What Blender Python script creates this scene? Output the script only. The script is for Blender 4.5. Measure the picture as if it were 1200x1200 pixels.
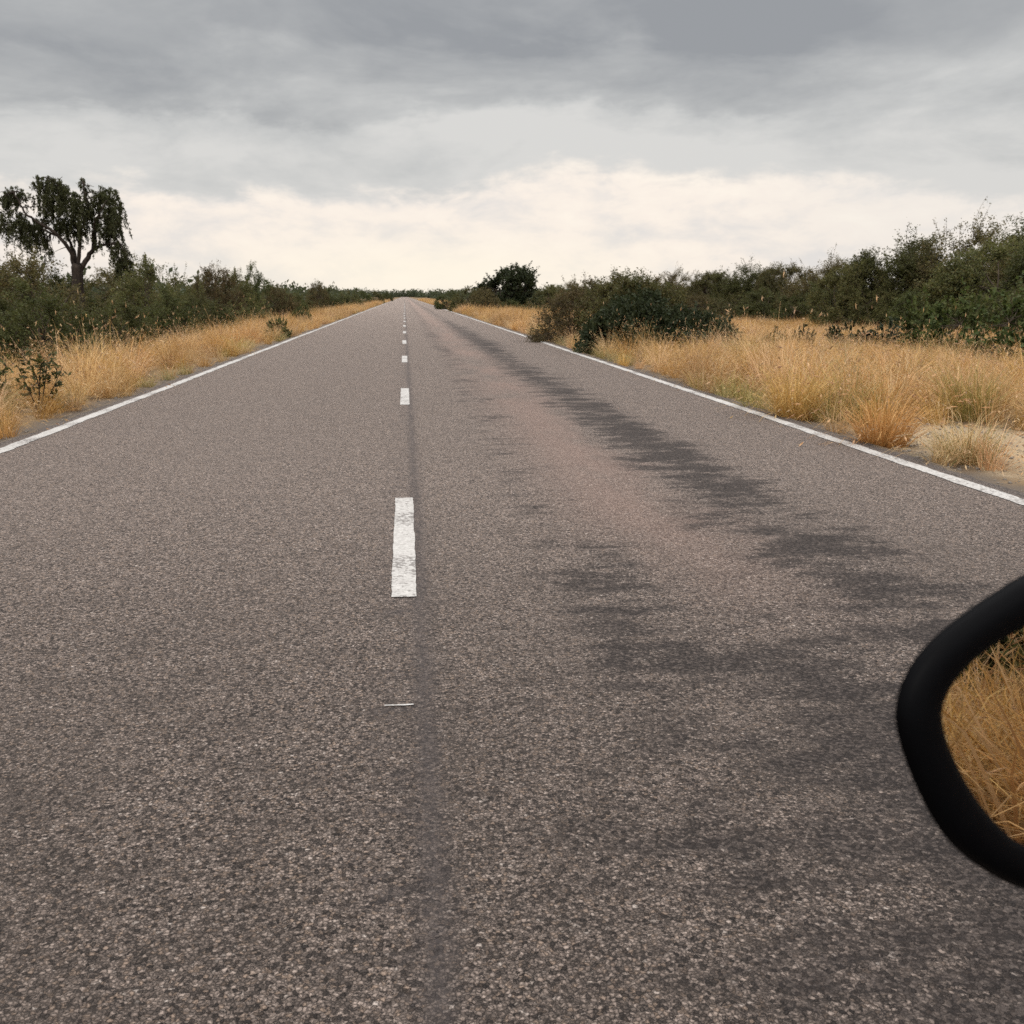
import bpy, math, random
import numpy as np
from mathutils import Vector, Matrix, noise as mnoise

# ------------------------------------------------------------------ basics
for o in list(bpy.data.objects):
    bpy.data.objects.remove(o)
SC = bpy.context.scene
COL = SC.collection
rad = math.radians
CAM_H = 1.2
PITCH, YAW = rad(11.9055), rad(5.866)

def tag(o, label=None, cat=None, group=None, kind=None):
    if label: o['label'] = label
    if cat: o['category'] = cat
    if group: o['group'] = group
    if kind: o['kind'] = kind
    return o

def link(o, parent=None):
    COL.objects.link(o)
    if parent is not None: o.parent = parent
    return o

def empty(name, loc=(0, 0, 0), rz=0.0):
    o = bpy.data.objects.new(name, None)
    o.empty_display_size = .2
    o.location = loc
    o.rotation_euler = (0, 0, rz)
    return link(o)

def mesh_np(name, V, F, mats, tint=None, midx=None, smooth=False):
    """quads (M,4) -> mesh"""
    V = np.asarray(V, np.float32); F = np.asarray(F, np.int32)
    me = bpy.data.meshes.new(name)
    n = F.shape[1]
    me.vertices.add(len(V)); me.vertices.foreach_set('co', V.ravel())
    me.loops.add(F.size); me.loops.foreach_set('vertex_index', F.ravel())
    me.polygons.add(len(F))
    me.polygons.foreach_set('loop_start', np.arange(0, F.size, n, dtype=np.int32))
    for m in mats: me.materials.append(m)
    if midx is not None: me.polygons.foreach_set('material_index', np.asarray(midx, np.int32))
    me.update(calc_edges=True)
    if smooth: me.polygons.foreach_set('use_smooth', np.ones(len(F), bool))
    if tint is not None:
        a = me.attributes.new('tint', 'FLOAT', 'POINT')
        a.data.foreach_set('value', np.asarray(tint, np.float32))
    me.validate()
    return me

class MB:
    """collects quads"""
    def __init__(s): s.V = []; s.F = []; s.T = []; s.M = []; s.n = 0
    def add(s, V, F, tint=.5, mi=0):
        V = np.asarray(V, np.float32); F = np.asarray(F, np.int32)
        s.V.append(V); s.F.append(F + s.n); s.n += len(V)
        s.T.append(np.full(len(V), tint, np.float32) if np.isscalar(tint) else np.asarray(tint, np.float32))
        s.M.append(np.full(len(F), mi, np.int32))
    def tube(s, P, Rr, sides=6, tint=.5, mi=0):
        P = np.asarray(P, float); k = len(P)
        Rr = np.asarray(Rr, float)
        rings = []
        prev = None
        for i in range(k):
            d = P[min(i+1, k-1)] - P[max(i-1, 0)]
            d /= (np.linalg.norm(d) + 1e-9)
            if prev is None:
                a = np.cross(d, [.31, .17, .93])
                if np.linalg.norm(a) < .2: a = np.cross(d, [1, 0, 0])
            else: a = prev - d * (prev @ d)
            a /= np.linalg.norm(a) + 1e-12; b = np.cross(d, a); prev = a
            t = np.arange(sides) * 2 * math.pi / sides
            rings.append(P[i] + Rr[i] * (np.cos(t)[:, None] * a + np.sin(t)[:, None] * b))
        V = np.concatenate(rings)
        F = []
        for i in range(k - 1):
            for j in range(sides):
                j2 = (j + 1) % sides
                F.append((i*sides+j, i*sides+j2, (i+1)*sides+j2, (i+1)*sides+j))
        s.add(V, F, tint, mi)
    def leaves(s, C, A, B, tint, mi=0):
        """diamond-shaped leaf quads: centre C, half axes A (length) and B (width)"""
        n = len(C)
        V = np.stack([C - A, C + B - A * .1, C + A, C - B - A * .1], 1).reshape(-1, 3)
        F = np.arange(n * 4).reshape(n, 4)
        s.add(V, F, np.repeat(tint, 4), mi)
    def mesh(s, name, mats, smooth=False):
        return mesh_np(name, np.concatenate(s.V), np.concatenate(s.F), mats,
                       np.concatenate(s.T), np.concatenate(s.M), smooth)
    def obj(s, name, mats, parent=None, smooth=False):
        return link(bpy.data.objects.new(name, s.mesh(name, mats, smooth)), parent)

# ------------------------------------------------------------------ node helper
class NT:
    def __init__(s, tree): s.t = tree
    def new(s, typ, **kw):
        n = s.t.nodes.new(typ)
        for k, v in kw.items(): setattr(n, k, v)
        return n
    def put(s, sock, v):
        if isinstance(v, bpy.types.NodeSocket): s.t.links.new(v, sock)
        elif v is not None: sock.default_value = v
    def m(s, op, a=0.0, b=0.0, c=0.0, clamp=False):
        n = s.new('ShaderNodeMath', operation=op, use_clamp=clamp)
        s.put(n.inputs[0], a)
        s.put(n.inputs[1], b)
        if len(n.inputs) > 2: s.put(n.inputs[2], c)
        return n.outputs[0]
    def add(s, a, b): return s.m('ADD', a, b)
    def sub(s, a, b): return s.m('SUBTRACT', a, b)
    def mul(s, a, b): return s.m('MULTIPLY', a, b)
    def ss(s, x, a, b, lo=0.0, hi=1.0):
        n = s.new('ShaderNodeMapRange', interpolation_type='SMOOTHSTEP')
        s.put(n.inputs['Value'], x)
        n.inputs['From Min'].default_value = a; n.inputs['From Max'].default_value = b
        n.inputs['To Min'].default_value = lo; n.inputs['To Max'].default_value = hi
        return n.outputs['Result']
    def gauss(s, x, c, w):
        d = s.m('DIVIDE', s.sub(x, c), w)
        return s.m('EXPONENT', s.mul(s.mul(d, d), -1.0))
    def noise(s, vec, scale, detail=4, rough=.55, dist=0.0, dims='3D'):
        n = s.new('ShaderNodeTexNoise', noise_dimensions=dims)
        if vec is not None: s.put(n.inputs['Vector'], vec)
        n.inputs['Scale'].default_value = scale
        n.inputs['Detail'].default_value = detail
        n.inputs['Roughness'].default_value = rough
        n.inputs['Distortion'].default_value = dist
        return n.outputs['Fac']
    def mix(s, f, a, b, blend='MIX'):
        n = s.new('ShaderNodeMix', data_type='RGBA', blend_type=blend)
        s.put(n.inputs['Factor'], f)
        for k, v in (('A', a), ('B', b)):
            sock = [i for i in n.inputs if i.name == k and i.type == 'RGBA'][0]
            if isinstance(v, (tuple, list)): v = tuple(v) + ((1.0,) if len(v) == 3 else ())
            s.put(sock, v)
        return [o for o in n.outputs if o.type == 'RGBA'][0]
    def ramp(s, f, stops, interp='LINEAR'):
        n = s.new('ShaderNodeValToRGB')
        n.color_ramp.interpolation = interp
        e = n.color_ramp.elements
        while len(e) < len(stops): e.new(.5)
        for i, (p, c) in enumerate(stops):
            e[i].position = p
            e[i].color = tuple(c) + (1.0,) if len(c) == 3 else c
        s.put(n.inputs['Fac'], f)
        return n.outputs['Color']
    def comb(s, x, y, z):
        n = s.new('ShaderNodeCombineXYZ')
        for i, v in enumerate((x, y, z)): s.put(n.inputs[i], v)
        return n.outputs[0]
    def sep(s, v):
        n = s.new('ShaderNodeSeparateXYZ'); s.put(n.inputs[0], v)
        return n.outputs
    def vscale(s, v, sc):
        n = s.new('ShaderNodeVectorMath', operation='MULTIPLY')
        s.put(n.inputs[0], v); n.inputs[1].default_value = sc
        return n.outputs[0]

def material(name):
    m = bpy.data.materials.new(name)
    m.use_nodes = True
    t = m.node_tree
    b = t.nodes['Principled BSDF']
    return m, NT(t), b, t.nodes['Material Output']

# ------------------------------------------------------------------ materials
def mat_asphalt():
    m, n, b, out = material('chip_seal_asphalt')
    co = n.new('ShaderNodeTexCoord').outputs['Object']
    x, y, z = n.sep(co)
    # aggregate
    wn = n.new('ShaderNodeTexNoise'); n.put(wn.inputs['Vector'], co); wn.inputs['Scale'].default_value = 130; wn.inputs['Detail'].default_value = 2
    wv = n.new('ShaderNodeVectorMath', operation='MULTIPLY_ADD'); n.put(wv.inputs[0], wn.outputs['Color']); wv.inputs[1].default_value = (.011, .011, .011); n.put(wv.inputs[2], co)
    cw = wv.outputs[0]
    vv = n.new('ShaderNodeTexVoronoi', feature='F1'); n.put(vv.inputs['Vector'], cw)
    vv.inputs['Scale'].default_value = 116; vv.inputs['Randomness'].default_value = 1
    cell = n.sep(vv.outputs['Color'])
    v2 = n.new('ShaderNodeTexVoronoi', feature='DISTANCE_TO_EDGE'); n.put(v2.inputs['Vector'], cw)
    v2.inputs['Scale'].default_value = 116
    stone = n.ramp(cell[0], [(0, (.085, .068, .059)), (.3, (.235, .187, .160)), (.7, (.37, .294, .252)), (.97, (.49, .395, .34)), (1, (.64, .55, .49))])
    stone = n.mix(n.ss(cell[1], .75, .95), stone, (.37, .275, .215))
    gapn = n.add(v2.outputs['Distance'], n.mul(n.sub(cell[2], .5), .14))
    gap = n.ss(n.add(gapn, n.mul(n.sub(n.noise(co, 210, 2), .5), .30)), -.03, .10, 1, 0)
    sunk = n.ss(cell[2], .78, .9)
    gap = n.m('MAXIMUM', gap, n.mul(sunk, .85))
    base = n.mix(gap, stone, (.018, .014, .013))
    # broad tone variation
    big = n.noise(n.vscale(co, (1, .35, 1)), .9, 5, .6)
    base = n.mix(n.ss(big, .4, .72, 0, .22), base, (.20, .162, .140))
    mid = n.noise(n.vscale(co, (.7, 1, 1)), 5.5, 5, .65)
    base = n.mix(n.ss(mid, .5, .74, 0, .30), base, (.13, .105, .092))
    near_shade = n.mul(n.ss(y, 1.3, 7.0, .9, 0), n.ss(n.add(n.mul(mid, .6), n.mul(big, .6)), .42, .80, .62, 1))  # viewing-angle and lens falloff painted into the colour: darker nearer the camera
    base = n.mix(n.mul(near_shade, .90), base, n.mix(1.0, base, (.33, .32, .31), 'MULTIPLY'))
    # reddish dusty band between the wheel paths of the right lane
    pn = n.noise(n.vscale(co, (1, .3, 1)), 1.3, 4, .6)
    pink = n.mul(n.gauss(x, n.add(1.3, n.mul(n.sub(pn, .5), .5)), .42), n.ss(pn, .30, .6))
    pink = n.mul(pink, n.ss(y, 3.0, 6.0))
    base = n.mix(n.mul(pink, .34), base, (.37, .235, .19))
    # bleeding bitumen in the wheel paths
    w1 = n.noise(n.vscale(co, (.8, 1.3, 1)), 2.1, 7, .7)
    w2 = n.noise(n.vscale(co, (1, .16, 1)), 1.1, 3, .5)
    f1 = n.gauss(x, n.add(1.98, n.mul(n.sub(w2, .5), .35)), .48)
    f1 = n.mul(f1, n.ss(y, 26, 60, 1, .55))
    f2 = n.mul(n.gauss(x, .82, .36), n.mul(n.ss(y, 3.2, 5.0, .85, .55), n.ss(y, 12, 30, 1, .9)))
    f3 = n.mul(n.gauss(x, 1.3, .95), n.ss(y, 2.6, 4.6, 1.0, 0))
    f4 = n.mul(n.gauss(x, -1.1, .35), .25)
    fs = n.m('MAXIMUM', n.m('MAXIMUM', f1, f2), n.m('MAXIMUM', f3, f4))
    w3 = n.noise(n.vscale(co, (1.0, 2.2, 1)), 5.0, 5, .68)
    bleed = n.ss(n.add(n.add(n.mul(w1, 1.7), n.add(n.mul(w3, .75), n.mul(n.sub(cell[1], .5), .2))), n.add(n.mul(fs, .44), n.mul(w2, .42))), 1.62, 1.92)
    bleed = n.mul(bleed, n.ss(fs, .1, .5))
    tar = n.mix(n.mul(n.ss(cell[0], .3, 1), .4), (.024, .020, .019), (.15, .122, .108))
    base = n.mix(n.mul(bleed, .92), base, tar)
    # joint sealing along the centre
    sw = n.noise(n.vscale(co, (1, .5, 1)), 3.0, 4, .6)
    seam = n.mul(n.gauss(x, n.add(.035, n.mul(n.sub(sw, .5), .05)), .042), n.ss(n.add(sw, n.mul(n.sub(cell[1], .5), .3)), .3, .5, .45, 1))
    seam = n.m('MAXIMUM', seam, n.mul(n.gauss(x, -.03, .11), n.ss(w3, .45, .7)))
    base = n.mix(n.mul(seam, .70), base, (.048, .040, .039))
    # dark edges beyond the painted line
    edge = n.m('MAXIMUM', n.ss(x, 3.62, 3.78), n.ss(x, -3.2, -3.36, 0, 1))
    base = n.mix(n.mul(edge, .55), base, (.085, .076, .07))
    spill = n.ss(n.add(n.m('MAXIMUM', n.ss(x, 3.60, 3.90), n.ss(x, -3.18, -3.46, 0, 1)), n.mul(n.sub(n.noise(co, 3.2, 6, .7), .5), 1.5)), .72, .95)
    base = n.mix(n.mul(spill, .75), base, (.25, .185, .115))
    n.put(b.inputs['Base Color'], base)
    n.put(b.inputs['Roughness'], n.m('MULTIPLY_ADD', bleed, -.05, .78))
    b.inputs['Specular IOR Level'].default_value = .22
    bump = n.new('ShaderNodeBump'); bump.inputs['Strength'].default_value = .9; bump.inputs['Distance'].default_value = .008
    hgt = n.mul(n.ss(gapn, 0, .3), n.m('MULTIPLY_ADD', n.m('MAXIMUM', bleed, seam), -.6, 1))
    hgt = n.add(hgt, n.mul(n.noise(co, 260, 2), .25))
    hgt = n.sub(hgt, n.mul(sunk, .5))
    n.put(bump.inputs['Height'], hgt)
    n.put(b.inputs['Specular IOR Level'], n.m('MULTIPLY_ADD', bleed, -.10, .20))
    n.put(b.inputs['Normal'], bump.outputs[0])
    return m

def mat_paint():
    m, n, b, out = material('worn_road_paint')
    co = n.new('ShaderNodeTexCoord').outputs['Object']
    vv = n.new('ShaderNodeTexVoronoi', feature='F1'); n.put(vv.inputs['Vector'], co); vv.inputs['Scale'].default_value = 88
    cell = n.sep(vv.outputs['Color'])
    c = n.ramp(cell[0], [(0, (.35, .335, .315)), (1, (.50, .48, .455))])
    dirt = n.noise(n.vscale(co, (.8, 1.3, 1)), 9, 5, .7)
    c = n.mix(n.ss(dirt, .45, .72, 0, .5), c, (.29, .265, .25))
    hole = n.noise(co, 42, 3, .6)
    wear = n.noise(co, 1.7, 3)
    c = n.mix(n.mul(n.ss(n.add(hole, n.mul(n.sub(wear, .5), .8)), .54, .63), .85), c, (.15, .135, .125))
    n.put(b.inputs['Base Color'], c)
    b.inputs['Roughness'].default_value = .7
    b.inputs['Specular IOR Level'].default_value = .3
    bump = n.new('ShaderNodeBump'); bump.inputs['Strength'].default_value = .5; bump.inputs['Distance'].default_value = .004
    n.put(bump.inputs['Height'], vv.outputs['Distance'])
    n.put(b.inputs['Normal'], bump.outputs[0])
    return m

def mat_ground():
    m, n, b, out = material('dry_sandy_soil')
    co = n.new('ShaderNodeTexCoord').outputs['Object']
    x, y, z = n.sep(co)
    a = n.noise(co, .35, 5, .6); c2 = n.noise(co, 3.5, 5, .65); c3 = n.noise(n.vscale(co, (1, 1, 1)), 38, 4, .7)
    c = n.ramp(c2, [(.3, (.11, .078, .05)), (.55, (.19, .13, .075)), (.75, (.27, .185, .10))])
    c = n.mix(n.ss(a, .4, .65, 0, .5), c, (.24, .165, .09))
    c = n.mix(n.ss(c3, .5, .7, 0, .5), c, (.14, .10, .065))
    dx = n.m('DIVIDE', n.sub(x, 5.1), 1.15); dy = n.m('DIVIDE', n.sub(y, 7.7), 2.1)
    r = n.m('SQRT', n.add(n.mul(dx, dx), n.mul(dy, dy)))
    r = n.add(r, n.mul(n.sub(c2, .5), .9))
    sand = n.ss(r, .75, 1.1, 1, 0)
    sc = n.ramp(c3, [(.3, (.25, .185, .115)), (.6, (.36, .28, .185)), (.8, (.42, .34, .235))])
    c = n.mix(sand, c, sc)
    ax = n.m('ABSOLUTE', n.sub(x, .2))
    sh = n.ss(n.add(ax, n.mul(n.sub(c2, .5), .35)), 3.72, 4.05, 1, 0)
    c = n.mix(n.mul(sh, .8), c, (.105, .09, .078))
    n.put(b.inputs['Base Color'], c)
    b.inputs['Roughness'].default_value = .95
    b.inputs['Specular IOR Level'].default_value = .1
    bump = n.new('ShaderNodeBump'); bump.inputs['Strength'].default_value = .7; bump.inputs['Distance'].default_value = .02
    n.put(bump.inputs['Height'], n.add(c3, n.mul(c2, 2)))
    n.put(b.inputs['Normal'], bump.outputs[0])
    return m

def mat_leaf(name, dark, light, alt, alt_amt=.3, trans=.35, rough=.6, spec=.12):
    m, n, b, out = material(name)
    t = n.new('ShaderNodeAttribute', attribute_name='tint').outputs['Fac']
    oi = n.new('ShaderNodeObjectInfo').outputs['Random']
    c = n.mix(t, dark, light)
    c = n.mix(n.mul(n.ss(n.m('FRACT', n.add(n.mul(t, 7.3), oi)), .6, .9), alt_amt), c, alt)
    hs = n.new('ShaderNodeHueSaturation')
    n.put(hs.inputs['Hue'], n.m('MULTIPLY_ADD', oi, .03, .485))
    n.put(hs.inputs['Value'], n.m('MULTIPLY_ADD', oi, .35, .82))
    n.put(hs.inputs['Color'], c)
    c = hs.outputs[0]
    n.put(b.inputs['Base Color'], c)
    b.inputs['Roughness'].default_value = rough
    b.inputs['Specular IOR Level'].default_value = spec
    tr = n.new('ShaderNodeBsdfTranslucent')
    n.put(tr.inputs['Color'], n.mix(.5, c, n.mix(1.0, c, (1.2, 1.25, .6), 'MULTIPLY')))
    mx = n.new('ShaderNodeMixShader'); mx.inputs[0].default_value = trans
    n.t.links.new(b.outputs[0], mx.inputs[1]); n.t.links.new(tr.outputs[0], mx.inputs[2])
    n.t.links.new(mx.outputs[0], out.inputs['Surface'])
    return m

def mat_bark(name, c1, c2):
    m, n, b, out = material(name)
    co = n.new('ShaderNodeTexCoord').outputs['Object']
    f = n.noise(n.vscale(co, (1, 1, .25)), 14, 5, .65)
    n.put(b.inputs['Base Color'], n.mix(n.ss(f, .35, .7), c1, c2))
    b.inputs['Roughness'].default_value = .9
    b.inputs['Specular IOR Level'].default_value = .15
    bump = n.new('ShaderNodeBump'); bump.inputs['Strength'].default_value = .8; bump.inputs['Distance'].default_value = .03
    n.put(bump.inputs['Height'], f); n.put(b.inputs['Normal'], bump.outputs[0])
    return m

def mat_grass(name, low, straw, pale, ochre, trans=.3):
    """dry grass blade: tint = blade random; colour varies per blade and per tuft"""
    m, n, b, out = material(name)
    t = n.new('ShaderNodeAttribute', attribute_name='tint').outputs['Fac']
    oi = n.new('ShaderNodeObjectInfo').outputs['Random']
    c = n.ramp(t, [(0, low), (.35, straw), (.75, pale), (1, ochre)])
    hs = n.new('ShaderNodeHueSaturation')
    n.put(hs.inputs['Hue'], n.m('MULTIPLY_ADD', oi, .018, .492))
    n.put(hs.inputs['Saturation'], n.m('MULTIPLY_ADD', n.m('FRACT', n.mul(oi, 17.3)), .3, .85))
    n.put(hs.inputs['Value'], n.m('MULTIPLY_ADD', n.m('FRACT', n.mul(oi, 7.7)), .4, .78))
    n.put(hs.inputs['Color'], c)
    c = hs.outputs[0]
    n.put(b.inputs['Base Color'], c)
    b.inputs['Roughness'].default_value = .6
    b.inputs['Specular IOR Level'].default_value = .25
    tr = n.new('ShaderNodeBsdfTranslucent'); n.put(tr.inputs['Color'], c)
    mx = n.new('ShaderNodeMixShader'); mx.inputs[0].default_value = trans
    n.t.links.new(b.outputs[0], mx.inputs[1]); n.t.links.new(tr.outputs[0], mx.inputs[2])
    n.t.links.new(mx.outputs[0], out.inputs['Surface'])
    return m

M_ASPH = mat_asphalt(); M_PAINT = mat_paint(); M_GROUND = mat_ground()
L_OLIVE = mat_leaf('olive_leaves', (.060, .064, .028), (.125, .122, .048), (.15, .105, .045), .45)
L_GREEN = mat_leaf('green_leaves', (.046, .054, .022), (.100, .108, .040), (.12, .10, .04), .3)
L_BROWN = mat_leaf('brown_olive_leaves', (.070, .062, .030), (.135, .112, .052), (.14, .085, .045), .5)
L_DARK = mat_leaf('dark_glossy_leaves', (.018, .026, .013), (.043, .053, .024), (.060, .056, .024), .25, .2, .6, .12)
L_TREE = mat_leaf('weeping_tree_leaves', (.040, .047, .024), (.090, .098, .045), (.085, .075, .036), .25)
L_WEED = mat_leaf('weed_leaves', (.045, .070, .025), (.105, .130, .045), (.14, .12, .05), .35)
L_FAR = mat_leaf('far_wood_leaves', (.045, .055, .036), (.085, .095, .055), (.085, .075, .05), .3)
BARK = mat_bark('thorn_bark', (.045, .034, .026), (.105, .082, .062))
BARK_D = mat_bark('dark_bark', (.022, .017, .014), (.06, .046, .036))
G_STRAW = mat_grass('straw_grass', (.43, .28, .13), (.52, .315, .128), (.69, .46, .235), (.46, .25, .095))
G_OCHRE = mat_grass('ochre_grass', (.31, .185, .078), (.47, .28, .108), (.61, .40, .18), (.39, .21, .075))
G_GREEN = mat_grass('greenish_grass', (.17, .165, .055), (.31, .265, .095), (.52, .40, .18), (.46, .29, .11))
G_HEAD = mat_grass('seed_heads', (.42, .265, .15), (.60, .42, .24), (.76, .57, .35), (.33, .185, .12), .3)

def mat_plain(name, col, rough, spec=.5):
    m, n, b, out = material(name)
    co = n.new('ShaderNodeTexCoord').outputs['Object']
    f = n.noise(co, 180, 3)
    n.put(b.inputs['Base Color'], n.mix(f, tuple(c * .8 for c in col), tuple(c * 1.2 for c in col)))
    n.put(b.inputs['Roughness'], n.m('MULTIPLY_ADD', f, .15, rough - .07))
    b.inputs['Specular IOR Level'].default_value = spec
    return m
M_BLACK = mat_plain('black_plastic', (.002, .002, .0025), .5, .035)
M_PEB = mat_plain('grey_gravel', (.20, .175, .15), .85, .2)
M_GLASS, _n, _b, _ = material('mirror_silver')
_b.inputs['Metallic'].default_value = 1; _b.inputs['Roughness'].default_value = .012
_b.inputs['Base Color'].default_value = (.62, .60, .55, 1)

# ------------------------------------------------------------------ ground
def hn(x, y, s=1.0): return mnoise.noise(Vector((x * s, y * s, 3.7)))
def sstep(a, b, x):
    t = min(1, max(0, (x - a) / (b - a))); return t * t * (3 - 2 * t)
def gz(x, y):
    if x < 0: z = -.035 - .42 * sstep(3.9, 7.5, -x)
    else: z = -.035 - .16 * sstep(4.6, 8, x) - .20 * sstep(8, 14, x)
    k = sstep(4.0, 6.5, abs(x))
    z += k * (.06 * hn(x, y, .35) + .10 * hn(x, y, .08))
    z += .02 * sstep(3.6, 4.2, abs(x)) * hn(x, y, 1.6)
    return z

def build_ground():
    xs = np.concatenate([[-900, -500, -250, -120, -70, -45, -30, -22], np.arange(-17, -7, .8), np.arange(-7, -3.2, .2),
                         [-2, 0, 2], np.arange(3.2, 8, .2), np.arange(8, 20, .8), [22, 26, 32, 42, 60, 90, 140, 250, 500, 900]])
    ys = np.concatenate([[-300, -120, -60, -30, -20], np.arange(-14, 24, .25), np.arange(24, 60, 1.0), np.arange(60, 140, 4.0),
                         [150, 180, 220, 270, 340, 450, 600, 800, 1100, 1600, 2500]])
    V = [(x, y, gz(x, y)) for y in ys for x in xs]
    nx = len(xs)
    F = [(j*nx+i, j*nx+i+1, (j+1)*nx+i+1, (j+1)*nx+i) for j in range(len(ys)-1) for i in range(nx-1)]
    o = link(bpy.data.objects.new('ground', mesh_np('ground', V, F, [M_GROUND], smooth=True)))
    tag(o, 'dry sandy roadside ground under the straw grass', 'ground', kind='structure')

def build_road():
    ys = np.concatenate([np.arange(-14, 30, .12), np.arange(30, 80, .5), np.arange(80, 200, 4), np.arange(200, 1401, 40)])
    def el(y): return -3.42 + .05 * hn(1, y, .8) + .035 * hn(5, y, 3.1)
    def er(y): return 3.86 + .05 * hn(9, y, .8) + .035 * hn(13, y, 3.1)
    rows = []
    for y in ys:
        l, r = el(y), er(y)
        rows.append([(l - .04, y, -.10), (l, y, -.012), (l + .03, y, 0), (r - .03, y, 0), (r, y, -.012), (r + .04, y, -.10)])
    V = np.array(rows).reshape(-1, 3)
    F = [(j*6+i, j*6+i+1, (j+1)*6+i+1, (j+1)*6+i) for j in range(len(ys)-1) for i in range(5)]
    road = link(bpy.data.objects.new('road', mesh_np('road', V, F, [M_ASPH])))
    tag(road, 'long straight worn asphalt road with dark bitumen streaks', 'road', kind='structure')
    def strip(name, xc, w, y0, y1, step, ragged, z=.004):
        n = max(2, int((y1 - y0) / step) + 1)
        yy = np.linspace(y0, y1, n)
        V = []
        for i, y in enumerate(yy):
            a = ragged * (hn(xc + 3, y, 5) + .8 * hn(xc + 7, y, 17)); c = ragged * (hn(xc + 20, y, 5) + .8 * hn(xc + 27, y, 17))
            ey = ragged * .8 * (1 if i == 0 else 0)
            d = .02 * hn(xc, y, .25)
            V += [(xc - w/2 + a + d, y, z), (xc - w/6 + d, y + ey * hn(y, 1, 9), z), (xc + w/6 + d, y - ey, z), (xc + w/2 + c + d, y, z)]
        F = [(j*4+i, j*4+i+1, (j+1)*4+i+1, (j+1)*4+i) for j in range(n-1) for i in range(3)]
        return link(bpy.data.objects.new(name, mesh_np(name, V, F, [M_PAINT])), road)
    for side, xc in (('left', -3.20), ('right', 3.63)):
        o = strip('edge_line', xc, .115, -12, 60, .04, .011)
        o['label'] = 'white painted line along the %s road edge' % side
        strip('edge_line', xc, .115, 60, 1200, 2, .004)
    for k in range(-1, 26):
        strip('centre_dash', -.025, .105, 4.03 + 7.58 * k, 4.03 + 7.58 * k + 2.1, .03 if k < 6 else .3, .004)
    # a leftover sliver of paint where an older dash was
    strip('paint_remnant', -.04, .085, 2.896, 2.902, .003, .006)

build_ground(); build_road()

# ------------------------------------------------------------------ gravel at the road edges (uncountable)
def build_gravel():
    rng = np.random.default_rng(5)
    mb = MB()
    cube = np.array([(-1,-1,-1),(1,-1,-1),(1,1,-1),(-1,1,-1),(-1,-1,1),(1,-1,1),(1,1,1),(-1,1,1)], float)
    CF = [(0,3,2,1),(4,5,6,7),(0,1,5,4),(1,2,6,5),(2,3,7,6),(3,0,4,7)]
    for i in range(2300):
        y = rng.uniform(3, 30) if i < 1100 else rng.uniform(3, 12)
        if i < 1100:
            x = -3.47 - abs(rng.normal(0, .14)) if rng.random() < .45 else 3.92 + abs(rng.normal(0, .18))
        else:
            x, y = rng.normal(4.9, .6), rng.normal(8, 1.0)
            if x < 3.95: continue
        s = .004 + .011 * rng.random() ** 3
        V = cube * s * rng.uniform(.6, 1.2, (8, 3)) * [1, 1, .7]
        a = rng.uniform(0, 6.28); c, s_ = math.cos(a), math.sin(a)
        V = V @ np.array([[c, s_, 0], [-s_, c, 0], [0, 0, 1]])
        mb.add(V + [x, y, gz(x, y) + s * .3], CF)
    o = mb.obj('gravel', [M_PEB], smooth=True)
    tag(o, 'loose grey grit scattered along the crumbling asphalt edge', 'gravel', kind='stuff')
build_gravel()

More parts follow.
